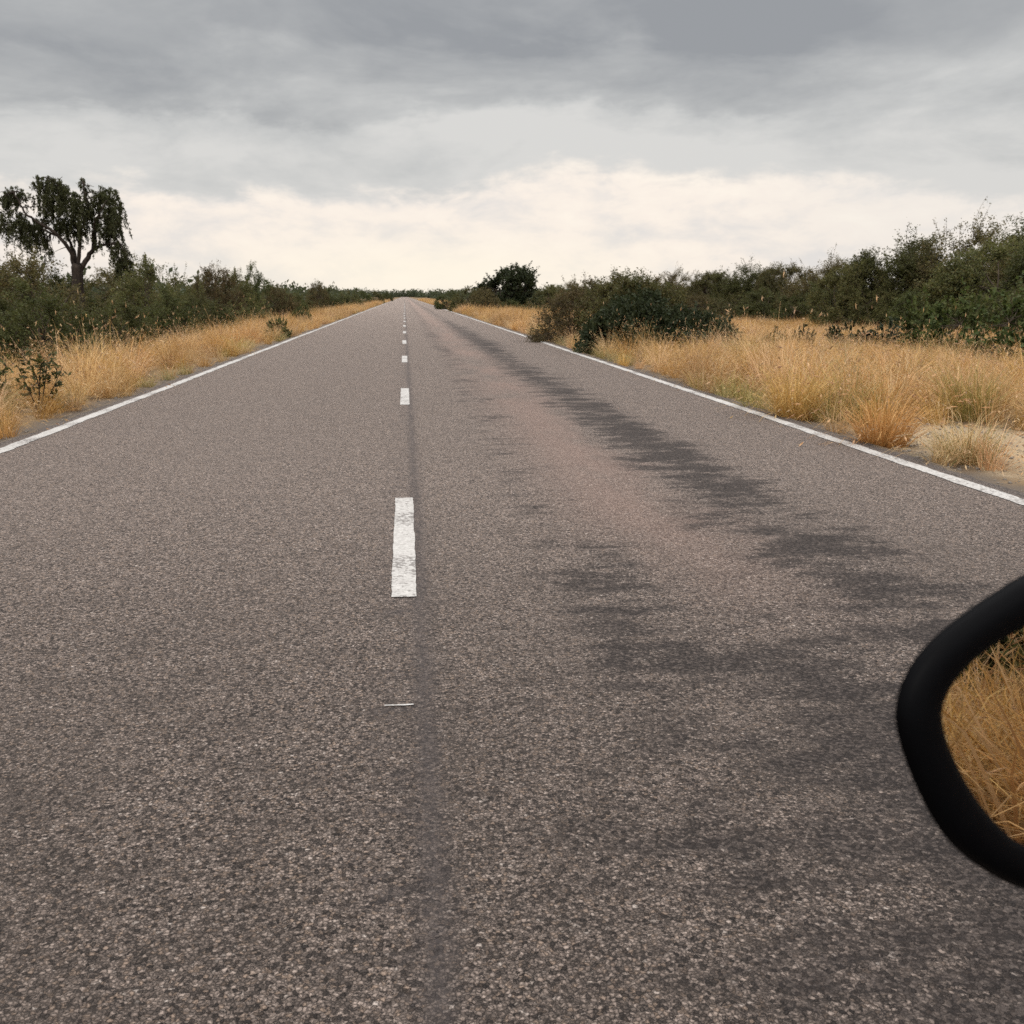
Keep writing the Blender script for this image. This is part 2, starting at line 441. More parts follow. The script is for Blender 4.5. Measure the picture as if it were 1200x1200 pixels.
# ------------------------------------------------------------------ grass
def tuft_mesh(name, seed, nb, hmin, hmax, spread, lean, width, mats, heads=.35, base=.05, segs=4, wind=(.10, .0)):
    rng = np.random.default_rng(seed)
    mb = MB()
    for i in range(nb):
        a = rng.uniform(0, 2*math.pi); r0 = base * math.sqrt(rng.random())
        p = np.array([r0*math.cos(a), r0*math.sin(a), -.02])
        a += rng.normal(0, .5)
        L = rng.uniform(hmin, hmax) * (1 - .25 * rng.random() ** 2)
        out = np.array([math.cos(a), math.sin(a), 0])
        tilt = abs(rng.normal(0, spread)) + .04
        curve = abs(rng.normal(lean, lean * .5))
        side = np.array([-math.sin(a), math.cos(a), 0])
        tw = rng.normal(0, .6)
        side = side * math.cos(tw) + out * math.sin(tw)
        w = width * rng.uniform(.6, 1.3)
        V = []; tint = rng.random()
        q = p.copy(); ang = tilt
        kink = rng.normal(0, .15)
        for s in range(segs + 1):
            f = s / segs
            ww = w * (1 - .8 * f ** 1.5)
            V += [q - side * ww / 2, q + side * ww / 2]
            ang2 = min(ang, 2.2)
            d = out * math.sin(ang2) + np.array([wind[0]*f, wind[1]*f, math.cos(ang2)]) + side * kink * f
            q = q + d / np.linalg.norm(d) * L / segs
            ang += curve * (0.4 + 1.2 * f) / segs * 2
        F = [(2*s, 2*s+1, 2*s+3, 2*s+2) for s in range(segs)]
        mb.add(V, F, tint, 0)
        if rng.random() < heads and L > hmin + (hmax - hmin) * .25:
            hl = rng.uniform(.04, .08); d = d / np.linalg.norm(d)
            C = q + d * hl * .3
            k = 3
            th = rng.uniform(0, 3.1)
            s1 = np.cross(d, [.3, .5, .8]); s1 /= np.linalg.norm(s1); s2 = np.cross(d, s1)
            wid = min(width, .006) * rng.uniform(.7, 1.2)
            A = np.repeat((d * hl / 2)[None], k, 0)
            B = np.array([(s1 * math.cos(th + j*1.05) + s2 * math.sin(th + j*1.05)) * wid for j in range(k)])
            mb.leaves(np.repeat(C[None], k, 0), A, B, np.full(k, rng.random()), 1)
            # bristles
            kb = 4
            fr = rng.uniform(-.4, .5, kb)
            dirs = d + rng.normal(0, .55, (kb, 3)); dirs /= np.linalg.norm(dirs, axis=1)[:, None]
            Bb = np.cross(dirs, [.2, .9, .4]); Bb /= np.linalg.norm(Bb, axis=1)[:, None]
            mb.leaves(C + d * hl * fr[:, None] + dirs * .012, dirs * .016, Bb * min(width, .006) * .3, rng.random(kb), 1)
    return mb.mesh(name, mats)

LIB = bpy.data.collections.new('grass_kinds')     # instanced by the grass object only
def proto(name, me):
    o = bpy.data.objects.new(name, me); LIB.objects.link(o); return o
HS = G_HEAD
PK = []
for i in range(3): PK.append(proto('grass_kind_a%d' % i, tuft_mesh('grass_kind_a%d' % i, 10+i, 125, .42, .88, .50, 1.0, .0072, [G_STRAW, HS], .14, .13)))
for i in range(2): PK.append(proto('grass_kind_b%d' % i, tuft_mesh('grass_kind_b%d' % i, 20+i, 145, .34, .74, .62, 1.1, .0072, [G_OCHRE, HS], .15, .15)))
PK.append(proto('grass_kind_c0', tuft_mesh('grass_kind_c0', 30, 140, .30, .64, .60, .95, .0075, [G_GREEN, HS], .08, .14)))
PK.append(proto('grass_kind_d0', tuft_mesh('grass_kind_d0', 33, 40, .55, .98, .20, .40, .0045, [G_OCHRE, HS], .3, .16)))
for i in range(3): PK.append(proto('grass_kind_e%d' % i, tuft_mesh('grass_kind_e%d' % i, 40+i, 110, .42, .86, .5, .95, .013, [G_STRAW if i else G_OCHRE, HS], .08, .28, segs=3)))
# index: 0-2 straw, 3-4 ochre short, 5 green, 6 seed stalks, 7-9 coarse (far)

def in_sand(x, y):
    r = math.hypot((x - 5.0) / 1.0, (y - 8.0) / 1.35) + .35 * hn(x, y, 1.3)
    return r < 1.0

def build_grass():
    rng = np.random.default_rng(77)
    P = []; R = []; S = []; I = []
    def put(x, y, sc, idx, tilt=.12):
        P.append((x, y, gz(x, y) - .01)); R.append((rng.normal(0, tilt), rng.normal(0, tilt), rng.uniform(0, 6.283)))
        S.append(sc); I.append(idx)
    bands = [(-6, 2, 7), (2, 16, 7.0), (16, 30, 5.6), (30, 55, 4.2), (55, 95, 2.6), (95, 170, 1.3), (170, 330, .55)]
    for (y0, y1, rho) in bands:
        far = y0 >= 30
        for side in (-1, 1):
            if side < 0 and y0 < 0: continue
            x0 = 3.43 if side < 0 else 3.84
            x1 = 9.0 if side < 0 else (10 if y0 < 0 else 17 if y0 < 16 else 27 if y0 < 55 else 32)
            n = int(rho * (y1 - y0) * (x1 - x0))
            for _ in range(n):
                x = rng.uniform(x0, x1); y = rng.uniform(y0, y1)
                if side < 0 and x > 7.2 and rng.random() < .6: continue
                e = x0 + .05 + .14 * hn(side * 31, y, .45) + .10 * hn(side * 57, y, 1.7)
                if y < 2: e -= .25
                if x < e: continue
                if side > 0:
                    if y > 2 and x > .80 * y + 5.0: continue
                    if in_sand(x, y):
                        if rng.random() < .90: continue
                        put(x, y, rng.uniform(.12, .4), 3 + int(rng.integers(0, 2))); continue
                    if abs(x - 4.6) < 1.6 and 4.5 < y < 8.5 and rng.random() < .75: continue
                d = x - e
                pn = hn(side * x, y, .55); pm = hn(side * x + 40, y, .16)
                sc = (.62 + .30 * min(1, d / .7)) * rng.uniform(.72, 1.15) * (1 + .42 * pn) * (1 - .16 * sstep(3, 9, d))
                if y < 2: sc *= 1.62
                elif d < .9 and rng.random() < .14: continue
                elif d < 1.2: sc *= rng.uniform(.85, 1.25)
                u = rng.random()
                if far:
                    idx = 7 + (rng.integers(1, 3) if pm > -.1 else 0); sc *= 1.0 if y < 55 else 1.05
                    if u < .06: idx = 5
                else:
                    if pn > .32 and u < .5: idx = 5
                    elif d < .35 and u < .22: idx = 5
                    elif u < .08: idx = 6
                    elif u < .40 + .9 * pm: idx = 3 + rng.integers(0, 2)
                    else: idx = rng.integers(0, 3)
                if y < 2 and u < .55: idx = 7 + rng.integers(0, 3)
                put(side * x, y, sc, int(idx))
    me = bpy.data.meshes.new('dry_grass')
    me.vertices.add(len(P)); me.vertices.foreach_set('co', np.array(P, np.float32).ravel())
    a = me.attributes.new('rot', 'FLOAT_VECTOR', 'POINT'); a.data.foreach_set('vector', np.array(R, np.float32).ravel())
    a = me.attributes.new('scl', 'FLOAT', 'POINT'); a.data.foreach_set('value', np.array(S, np.float32))
    a = me.attributes.new('idx', 'INT', 'POINT'); a.data.foreach_set('value', np.array(I, np.int32))
    o = link(bpy.data.objects.new('dry_grass', me))
    tag(o, 'knee high golden dry grass along both road verges', 'grass', kind='stuff')
    ng = bpy.data.node_groups.new('scatter_grass', 'GeometryNodeTree')
    ng.interface.new_socket('Geometry', in_out='INPUT', socket_type='NodeSocketGeometry')
    ng.interface.new_socket('Geometry', in_out='OUTPUT', socket_type='NodeSocketGeometry')
    N = ng.nodes; L = ng.links
    gi = N.new('NodeGroupInput'); go = N.new('NodeGroupOutput')
    ci = N.new('GeometryNodeCollectionInfo'); ci.inputs['Collection'].default_value = LIB
    ci.inputs['Separate Children'].default_value = True; ci.inputs['Reset Children'].default_value = True
    ip = N.new('GeometryNodeInstanceOnPoints'); ip.inputs['Pick Instance'].default_value = True
    def attr(nm, typ):
        k = N.new('GeometryNodeInputNamedAttribute'); k.data_type = typ; k.inputs['Name'].default_value = nm
        return [q for q in k.outputs if q.enabled and q.name == 'Attribute'][0]
    er = N.new('FunctionNodeEulerToRotation')
    L.new(attr('rot', 'FLOAT_VECTOR'), er.inputs[0]); L.new(er.outputs[0], ip.inputs['Rotation'])
    L.new(attr('scl', 'FLOAT'), ip.inputs['Scale']); L.new(attr('idx', 'INT'), ip.inputs['Instance Index'])
    L.new(gi.outputs[0], ip.inputs['Points']); L.new(ci.outputs[0], ip.inputs['Instance']); L.new(ip.outputs[0], go.inputs[0])
    md = o.modifiers.new('scatter', 'NODES'); md.node_group = ng
    print('grass tufts', len(P))
build_grass()

# big separate clumps beside the right edge line
def grass_clump(x, y, seed, h, n, mats, label, sx=1.0):
    me = tuft_mesh('grass_clump', seed, n, h * .55, h, .5, .75, .007, mats, .2, .16)
    o = link(bpy.data.objects.new('grass_clump', me)); o.location = (x, y, gz(x, y)); o.scale = (sx, sx, 1); o.rotation_euler = (0, 0, seed)
    tag(o, label, 'grass clump', 'separate grass clumps at the right road edge')
grass_clump(4.22, 7.30, 501, .44, 300, [G_GREEN, HS], 'lowest greenish grass clump, nearest the camera, in front of the sand patch', 1.15)
grass_clump(3.98, 8.20, 502, .66, 460, [G_OCHRE, HS], 'round golden grass clump overhanging the right edge line beside the sand patch', 1.15)
grass_clump(3.95, 10.1, 503, .80, 500, [G_STRAW, HS], 'tall arching straw grass clump farther up the right edge line, behind the round golden one', 1.1)
grass_clump(5.75, 10.0, 504, .85, 460, [G_GREEN, HS], 'green centred grass clump standing back from the line, behind the sand patch', 1.1)
grass_clump(5.25, 7.45, 505, .26, 46, [G_OCHRE, HS], 'small sparse grass clump alone on the bare sand', 1.0)

# ------------------------------------------------------------------ shrubs
def envelope(seed, R, H, lump=.22):
    rr = np.random.default_rng(seed)
    K = rr.normal(0, 1, (6, 3)) * 2.6; ph = rr.uniform(0, 6.28, 6)
    def env(d):
        d = np.atleast_2d(d)
        base = 1.0 / np.sqrt((d[:, 0] / R)**2 + (d[:, 1] / R)**2 + (d[:, 2] / H)**2)
        return base * (1 + lump * np.sin(d @ K.T + ph).mean(1) * 1.6)
    return env

def curve_pts(a, b, k, sag, rng):
    t = np.linspace(0, 1, k)[:, None]
    off = rng.normal(0, 1, 3) * np.linalg.norm(b - a) * .07
    P = a + (b - a) * t + off * np.sin(t * math.pi) 
    P[:, 2] += (sag * np.sin(t * math.pi))[:, 0]
    return P

def shrub_meshes(name, seed, R, H, leafmat, barkmat, n_tips=700, per=26, leaf=(.030, .015), cl=.30, whips=30, base_lift=.0, flat=.0, elev_min=-.12, lump=.15, stem_r=.035):
    rng = np.random.default_rng(seed)
    env = envelope(seed + 1, R, H - base_lift, lump)
    org = np.array([0, 0, base_lift])
    st = MB(); lf = MB()
    def rdir(n, emin=elev_min):
        z = rng.uniform(emin, 1, n); a = rng.uniform(0, 6.283, n); r = np.sqrt(1 - np.minimum(1, z*z))
        return np.stack([r*np.cos(a), r*np.sin(a), z], 1)
    d1 = rdir(9, .15); n1 = org + d1 * (env(d1) * rng.uniform(.35, .5, 9))[:, None]
    root = np.array([0, 0, -.05])
    for p in n1:
        r0 = rng.uniform(.7, 1.2) * stem_r
        st.tube(curve_pts(root + rng.normal(0, .05, 3) * [1, 1, 0] * R, p, 5, .05 * H, rng), np.linspace(r0 * 1.3, r0 * .7, 5), 6)
    k2 = 64
    d2 = rdir(k2); n2 = org + d2 * (env(d2) * rng.uniform(.62, .86, k2))[:, None]
    n2[:, 2] = np.maximum(n2[:, 2], .12)
    for p in n2:
        q = n1[np.argmin(((n1 - p)**2).sum(1))]
        st.tube(curve_pts(q, p, 4, 0, rng), np.linspace(stem_r * .6, stem_r * .25, 4), 5)
    ctint = rng.random(k2)
    ii = rng.integers(0, k2, n_tips)
    tips = n2[ii] + rng.normal(0, 1, (n_tips, 3)) * [cl*R*.85, cl*R*.85, cl*H*.55] * .75 + d2[ii] * (env(d2[ii]) * .14)[:, None]
    # keep inside the outline (soft)
    rel = tips - org; dist = np.linalg.norm(rel, axis=1); dd = rel / dist[:, None]
    lim = env(dd) * rng.uniform(.88, .99, n_tips)
    tips = np.where((dist > lim)[:, None], org + dd * lim[:, None], tips)
    tips[:, 2] = np.maximum(tips[:, 2], .04 + .1 * rng.random(n_tips))
    for j in range(n_tips):
        q = n2[ii[j]]
        P = curve_pts(q, tips[j], 4, .04, rng)
        st.tube(P, [stem_r * .2, stem_r * .14, stem_r * .09, stem_r * .04], 3)
        t = rng.uniform(.15, 1.05, per)[:, None]
        C = q + (tips[j] - q) * t + rng.normal(0, .055, (per, 3)) * (R * .45)
        A = rng.normal(0, 1, (per, 3)); A[:, 2] = A[:, 2] * .7 + .1; A /= np.linalg.norm(A, axis=1)[:, None]
        B = np.cross(A, rng.normal(0, 1, (per, 3))); B /= np.linalg.norm(B, axis=1)[:, None]
        s = rng.uniform(.6, 1.35, per)[:, None]
        tint = np.clip(ctint[ii[j]] * .6 + rng.random(per) * .4, 0, 1)
        lf.leaves(C, A * leaf[0] * s, B * leaf[1] * s, tint)
    for j in range(whips):
        d = rdir(1, .35)[0]; e = env(d)[0]
        a = org + d * e * .75; b = org + d * e * rng.uniform(.98, 1.10) + rng.normal(0, .05 * R, 3)
        P = curve_pts(a, b, 5, .0, rng)
        st.tube(P, np.linspace(stem_r * .2, stem_r * .06, 5), 3)
        k = 26; t = rng.uniform(.1, 1, k)[:, None]
        C = a + (b - a) * t + rng.normal(0, .025, (k, 3)) * R * .6
        A = rng.normal(0, 1, (k, 3)); A /= np.linalg.norm(A, axis=1)[:, None]
        B = np.cross(A, [.3, .4, .8]); B /= np.linalg.norm(B, axis=1)[:, None]
        lf.leaves(C, A * leaf[0], B * leaf[1], rng.random(k))
    return st.mesh('stems', [barkmat], True), lf.mesh('crown', [leafmat])

# kinds: built R x H in metres
KINDS = {}
def kind(key, *a, **k): KINDS[key] = (shrub_meshes(key, *a, **k), a[1], a[2])
kind('olive_a', 101, 1.7, 2.4, L_OLIVE, BARK, n_tips=720, per=46, leaf=(.034, .016), whips=5)
kind('olive_b', 102, 1.7, 2.4, L_OLIVE, BARK, n_tips=720, per=46, leaf=(.033, .016), whips=5, lump=.2)
kind('green_a', 103, 1.7, 2.4, L_GREEN, BARK, n_tips=720, per=46, leaf=(.034, .016), whips=5)
kind('green_b', 104, 1.7, 2.4, L_GREEN, BARK, n_tips=720, per=46, leaf=(.034, .016), whips=5, lump=.2)
kind('brown_a', 105, 1.7, 2.4, L_BROWN, BARK, n_tips=680, per=40, leaf=(.032, .015), whips=8)
kind('big_a', 111, 3.0, 4.6, L_OLIVE, BARK, n_tips=1300, per=56, leaf=(.048, .022), cl=.26, whips=10, lump=.2, stem_r=.06)
kind('big_b', 112, 3.0, 4.6, L_GREEN, BARK, n_tips=1300, per=56, leaf=(.048, .022), cl=.26, whips=10, lump=.22, stem_r=.06)
kind('big_c', 113, 3.0, 4.6, L_BROWN, BARK, n_tips=1200, per=52, leaf=(.047, .021), cl=.26, whips=14, lump=.22, stem_r=.06)

# pixel of the photograph (1200 px) -> point on its sight line at the distance y (used only to read positions off the photo)
cp, sp, cy, sy = math.cos(PITCH), math.sin(PITCH), math.cos(YAW), math.sin(YAW)
FW = np.array([sy*cp, cy*cp, -sp]); RT = np.array([cy, -sy, 0]); UP = np.cross(RT, FW)
def at(px, py, Y):
    d = FW + RT * (px - 600) / 1200 + UP * (600 - py) / 1200
    t = Y / d[1]
    return d * t + np.array([0, 0, CAM_H])

rngS = random.Random(9)
def put_shrub(key, x, y, H, W, label, group, cat='shrub', name='shrub', rz=None, depth=None):
    (sm, cm), R0, H0 = KINDS[key]
    r = empty(name, (x, y, gz(x, y)), rngS.uniform(0, 6.28) if rz is None else rz)
    r.scale = (W / (2 * R0), (depth or W) / (2 * R0), H / H0)
    tag(r, label, cat, group)
    link(bpy.data.objects.new('stems', sm), r)
    link(bpy.data.objects.new('crown', cm), r)
    return r
def shrub_px(key, px, ptop, Y, pw, label, group, **k):
    p = at(px, ptop, Y)
    H = (p[2] - gz(p[0], Y)) * (1.15 if px < 470 else 1.30 if 'weed' in key else 1.09)
    W = pw / 1200 * Y * 1.02
    return put_shrub(key, p[0], Y, H / 1.03, W, label, group, **k)

# ---- left thicket
GL = 'thorn shrubs of the thicket along the left verge'
LL = 'one of the dull green thorn shrubs packed in the left thicket'
left = [ # key, px, top, Y, width px, label or None
 ('brown_a', 25, 304, 31, 150, 'brownish twiggy shrub under the left limbs of the weeping tree'),
 ('green_a', -55, 306, 27, 170, None), ('olive_a', -140, 300, 30, 170, None),
 ('olive_b', 88, 330, 33, 110, 'olive shrub directly in front of the weeping tree trunk'),
 ('green_b', 40, 345, 22, 150, 'low green shrub at the far left, just above the golden grass'),
 ('green_a', 122, 350, 24.5, 120, 'low green shrub below and in front of the weeping tree'),
 ('olive_a', 168, 309, 40, 95, 'olive shrub at the right foot of the weeping tree'),
 ('green_b', 188, 346, 30, 95, None), ('olive_b', 214, 318, 46, 80, None),
 ('brown_a', 250, 315, 50, 76, None), ('green_a', 243, 346, 36, 85, None),
 ('olive_a', 277, 322, 54, 56, None),
 ('green_b', 303, 319, 58, 46, 'dark rounded flat topped shrub at the right end of the left thicket'),
 ('olive_b', 292, 344, 45, 66, None), ('brown_a', 325, 338, 56, 50, None),
 ('green_a', 342, 338, 66, 50, None), ('olive_a', 352, 347, 62, 40, None),
 ('brown_a', 372, 332, 84, 34, 'small dark round shrub standing above the far end of the left thicket'),
 ('green_b', 385, 341, 92, 42, None), ('olive_b', 408, 339, 118, 34, None), ('green_a', 398, 346, 104, 36, None),
 ('green_b', 424, 341, 150, 28, None), ('olive_a', 440, 342, 190, 24, None), ('green_a', 452, 343, 260, 18, None),
 ('olive_a', 5, 316, 40, 150, None), ('green_b', -60, 312, 44, 160, None), ('brown_a', 135, 316, 52, 110, None), ('olive_b', 195, 316, 60, 90, None),
 ('green_a', 60, 318, 48, 120, None), ('green_b', -150, 330, 22, 190, None),
]
for (k, px, pt, Y, w, lab) in left:
    shrub_px(k, px, pt, Y, w, lab or LL, GL)

# ---- right thicket
GR = 'tall thorn shrubs of the thicket beyond the right grass'
LR = 'one of the olive thorn shrubs merging into the tall thicket on the right'
right = [
 ('big_a', 1185, 258, 40, 210, 'tallest broad shrub at the right edge of the photo, in front of its neighbours'),
 ('big_c', 1120, 250, 46, 170, 'tall twiggy shrub whose ragged crown is the highest point of the right thicket'),
 ('big_b', 1052, 272, 47, 150, 'broad dark green shrub stepping down left of the twiggy highest crown'),
 ('big_a', 1012, 292, 46, 110, 'rounded olive shrub where the right thicket reaches down to the golden grass'),
 ('big_b', 1290, 255, 38, 220, None), ('big_c', 1400, 250, 40, 240, None), ('big_b', 1240, 246, 52, 200, None),
 ('big_c', 965, 297, 58, 110, None), ('big_a', 918, 296, 64, 95, 'yellowish olive shrub in the middle of the right thicket'),
 ('big_b', 872, 306, 72, 95, None), ('big_a', 832, 308, 78, 85, None), ('big_c', 790, 313, 84, 80, None),
 ('big_b', 752, 322, 90, 75, None), ('big_a', 712, 326, 96, 70, None), ('big_c', 678, 327, 102, 62, None), ('big_a', 645, 328, 108, 50, None),
 ('olive_a', 990, 330, 54, 80, None), ('green_a', 905, 335, 60, 90, None), ('olive_b', 860, 338, 64, 70, None), ('green_b', 950, 336, 56, 80, None),
 ('green_b', 1100, 325, 41, 110, None), ('green_a', 1160, 335, 36, 120, None), ('olive_a', 1235, 330, 34, 140, None),
 ('brown_a', 820, 345, 68, 60, None), ('green_a', 770, 340, 74, 70, None),
 ('olive_b', 1040, 340, 45, 90, None),
]
for (k, px, pt, Y, w, lab) in right:
    shrub_px(k, px, pt, Y, w, lab or LR, GR)

# shrubs beside the viewer on the right, seen in the mirror only
for (x, y, k) in ((9.2, 1.2, 'green_a'), (9.6, -1.2, 'olive_a'), (9.4, -3.6, 'olive_b'), (10.0, -6.2, 'green_b'), (11.5, -.2, 'green_b'), (11.5, -2.6, 'green_a'), (11.5, -5.0, 'olive_a'), (8.9, -2.4, 'green_a'), (9.1, 0.0, 'green_b')):
    put_shrub(k, x, y, 3.6, 3.4, 'dark shrub behind the roadside grass, seen only as a reflection in the wing mirror', 'shrubs reflected in the mirror')
# ---- shrub row on the right roadside, far
GF = 'shrubs of the far row beside the right road edge'
for (k, px, pt, Y, w, lab) in [
 ('brown_a', 566, 337, 76, 46, 'nearest brownish shrub of the far roadside row left of the round dark tree'),
 ('olive_a', 545, 337, 84, 40, 'middle olive shrub of the far roadside row'),
 ('green_b', 525, 341, 98, 32, 'end shrub of the far roadside row, closest to the vanishing point'),
 ('green_a', 600, 350, 84, 40, 'low green shrub in front of the round dark tree'),
 ('olive_b', 628, 348, 78, 42, 'low olive shrub to the right of the round dark tree, behind the grass')]:
    shrub_px(k, px, pt, Y, w, lab, GF)

# ---- the big bush group leaning to the right edge line
kind('road_olive', 121, 1.7, 1.7, L_OLIVE, BARK, n_tips=900, per=34, leaf=(.032, .013), whips=24, lump=.28, stem_r=.022)
kind('road_brown', 122, 1.5, 1.7, L_BROWN, BARK, n_tips=800, per=34, leaf=(.030, .012), whips=24, lump=.28, stem_r=.022)
kind('road_leafy', 123, 1.8, 1.3, L_DARK, BARK_D, n_tips=900, per=30, leaf=(.046, .022), whips=30, lump=.34, stem_r=.02)
GB = 'bushes clustered at the right edge line'
shrub_px('road_brown', 680, 329, 28.0, 105, 'brownish twiggy bush beside the right edge line, left part of the roadside cluster', GB, name='bush', cat='bush')
shrub_px('road_olive', 745, 331, 27.0, 140, 'olive green fine leaved bush behind the dark leafy bush at the roadside', GB, name='bush', cat='bush')
shrub_px('road_leafy', 756, 340, 22.3, 158, 'dark glossy large leaved bush in the golden grass beside the right edge line', GB, name='bush', cat='bush', rz=.4)
shrub_px('road_leafy', 815, 358, 22.8, 110, 'low outer dark leafy bush at the right end of the roadside cluster', GB, name='bush', cat='bush', rz=2.6)
shrub_px('road_leafy', 697, 392, 22.3, 38, 'small dark bush spilling over the right edge line', GB, name='bush', cat='bush', rz=1.2)

# ---- small plants
kind('weed_low', 131, .6, .75, L_WEED, BARK, n_tips=190, per=18, leaf=(.040, .018), whips=24, stem_r=.008, lump=.35)
kind('weed_dark', 132, .5, .75, L_DARK, BARK_D, n_tips=120, per=14, leaf=(.040, .020), whips=20, stem_r=.008, lump=.35)
GW = 'low green weeds in the grass on the right'
for (k, px, pt, Y, w, lab) in [
 ('weed_low', 1190, 366, 21, 110, 'largest green weed at the right edge, in front of the tall thicket'),
 ('weed_low', 1130, 371, 23, 90, 'green weed left of the largest one at the right edge'),
 ('weed_low', 1085, 374, 25, 70, 'middle green weed of the row below the tall thicket'),
 ('weed_dark', 1040, 376, 27, 70, 'darker leafy weed below the step in the tall thicket'),
 ('weed_dark', 1000, 378, 28, 50, 'left end weed of the row below the tall thicket'),
 ('weed_low', 1260, 362, 20, 130, 'green weed just beyond the right edge of the photo'),
 ('weed_dark', 938, 383, 25, 36, 'small dark weed poking out of the grass on its own'),
 ('weed_dark', 908, 385, 25, 24, 'tiny dark weed beside the small one in the open grass'),
 ('weed_dark', 850, 374, 22.5, 36, 'little dark leafy shoot at the right tip of the roadside bush cluster')]:
    shrub_px(k, px, pt, Y, w, lab, GW, name='weed', cat='weed')
GV = 'small shrubs in the left verge grass'
shrub_px('weed_low', 328, 378, 31, 34, 'small olive shrub in the verge grass close to the left edge line', GV)
shrub_px('green_b', 352, 360, 46, 30, 'small green shrub farther along in the left verge grass', GV)
shrub_px('olive_a', 415, 355, 100, 18, 'tiny shrub at the left road edge far down the road', GV)

def broadleaf_plant(x, y, h, seed, label, lean):
    rng = np.random.default_rng(seed)
    r = empty('broadleaf_plant', (x, y, gz(x, y)))
    tag(r, label, 'plant', 'dark leafy plants in the left verge grass')
    st = MB(); lf = MB()
    for s in range(5):
        a = rng.uniform(0, 6.28); top = np.array([math.cos(a) * .24 + lean * h, math.sin(a) * .22, h * rng.uniform(.7, 1.0)])
        P = curve_pts(np.array([rng.normal(0, .02), rng.normal(0, .02), -.03]), top, 7, .04, rng)
        st.tube(P, np.linspace(.008, .003, 7), 5)
        for j in range(22):
            t = rng.uniform(.4, 1.0); q = P[0] + (P[-1] - P[0]) * t
            q = P[int(t * 6)] + (P[min(6, int(t * 6) + 1)] - P[int(t * 6)]) * (t * 6 % 1)
            b = rng.uniform(0, 6.28); d = np.array([math.cos(b), math.sin(b), rng.uniform(-.1, .8)]); d /= np.linalg.norm(d)
            tip = q + d * rng.uniform(.06, .14)
            st.tube([q, (q + tip) / 2 + [0, 0, .008], tip], [.002, .0016, .001], 3)
            k = 3
            C = q + (tip - q) * rng.uniform(.5, 1.15, k)[:, None] + rng.normal(0, .012, (k, 3))
            A = d + rng.normal(0, .5, (k, 3)); A /= np.linalg.norm(A, axis=1)[:, None]
            B = np.cross(A, rng.normal(0, .4, (k, 3)) + [0, 0, 1]); B /= np.linalg.norm(B, axis=1)[:, None]
            lf.leaves(C, A * .036, B * .015, rng.random(k))
    st.obj('stems', [BARK_D], r, True); lf.obj('leaves', [L_GREEN], r)
broadleaf_plant(-3.92, 11.4, .66, 3, 'dark broad leaved plant with bare stems in the left verge grass', .08)
broadleaf_plant(-4.55, 11.9, .62, 4, 'dark leafy plant at the far left edge, cut by the frame', -.05)

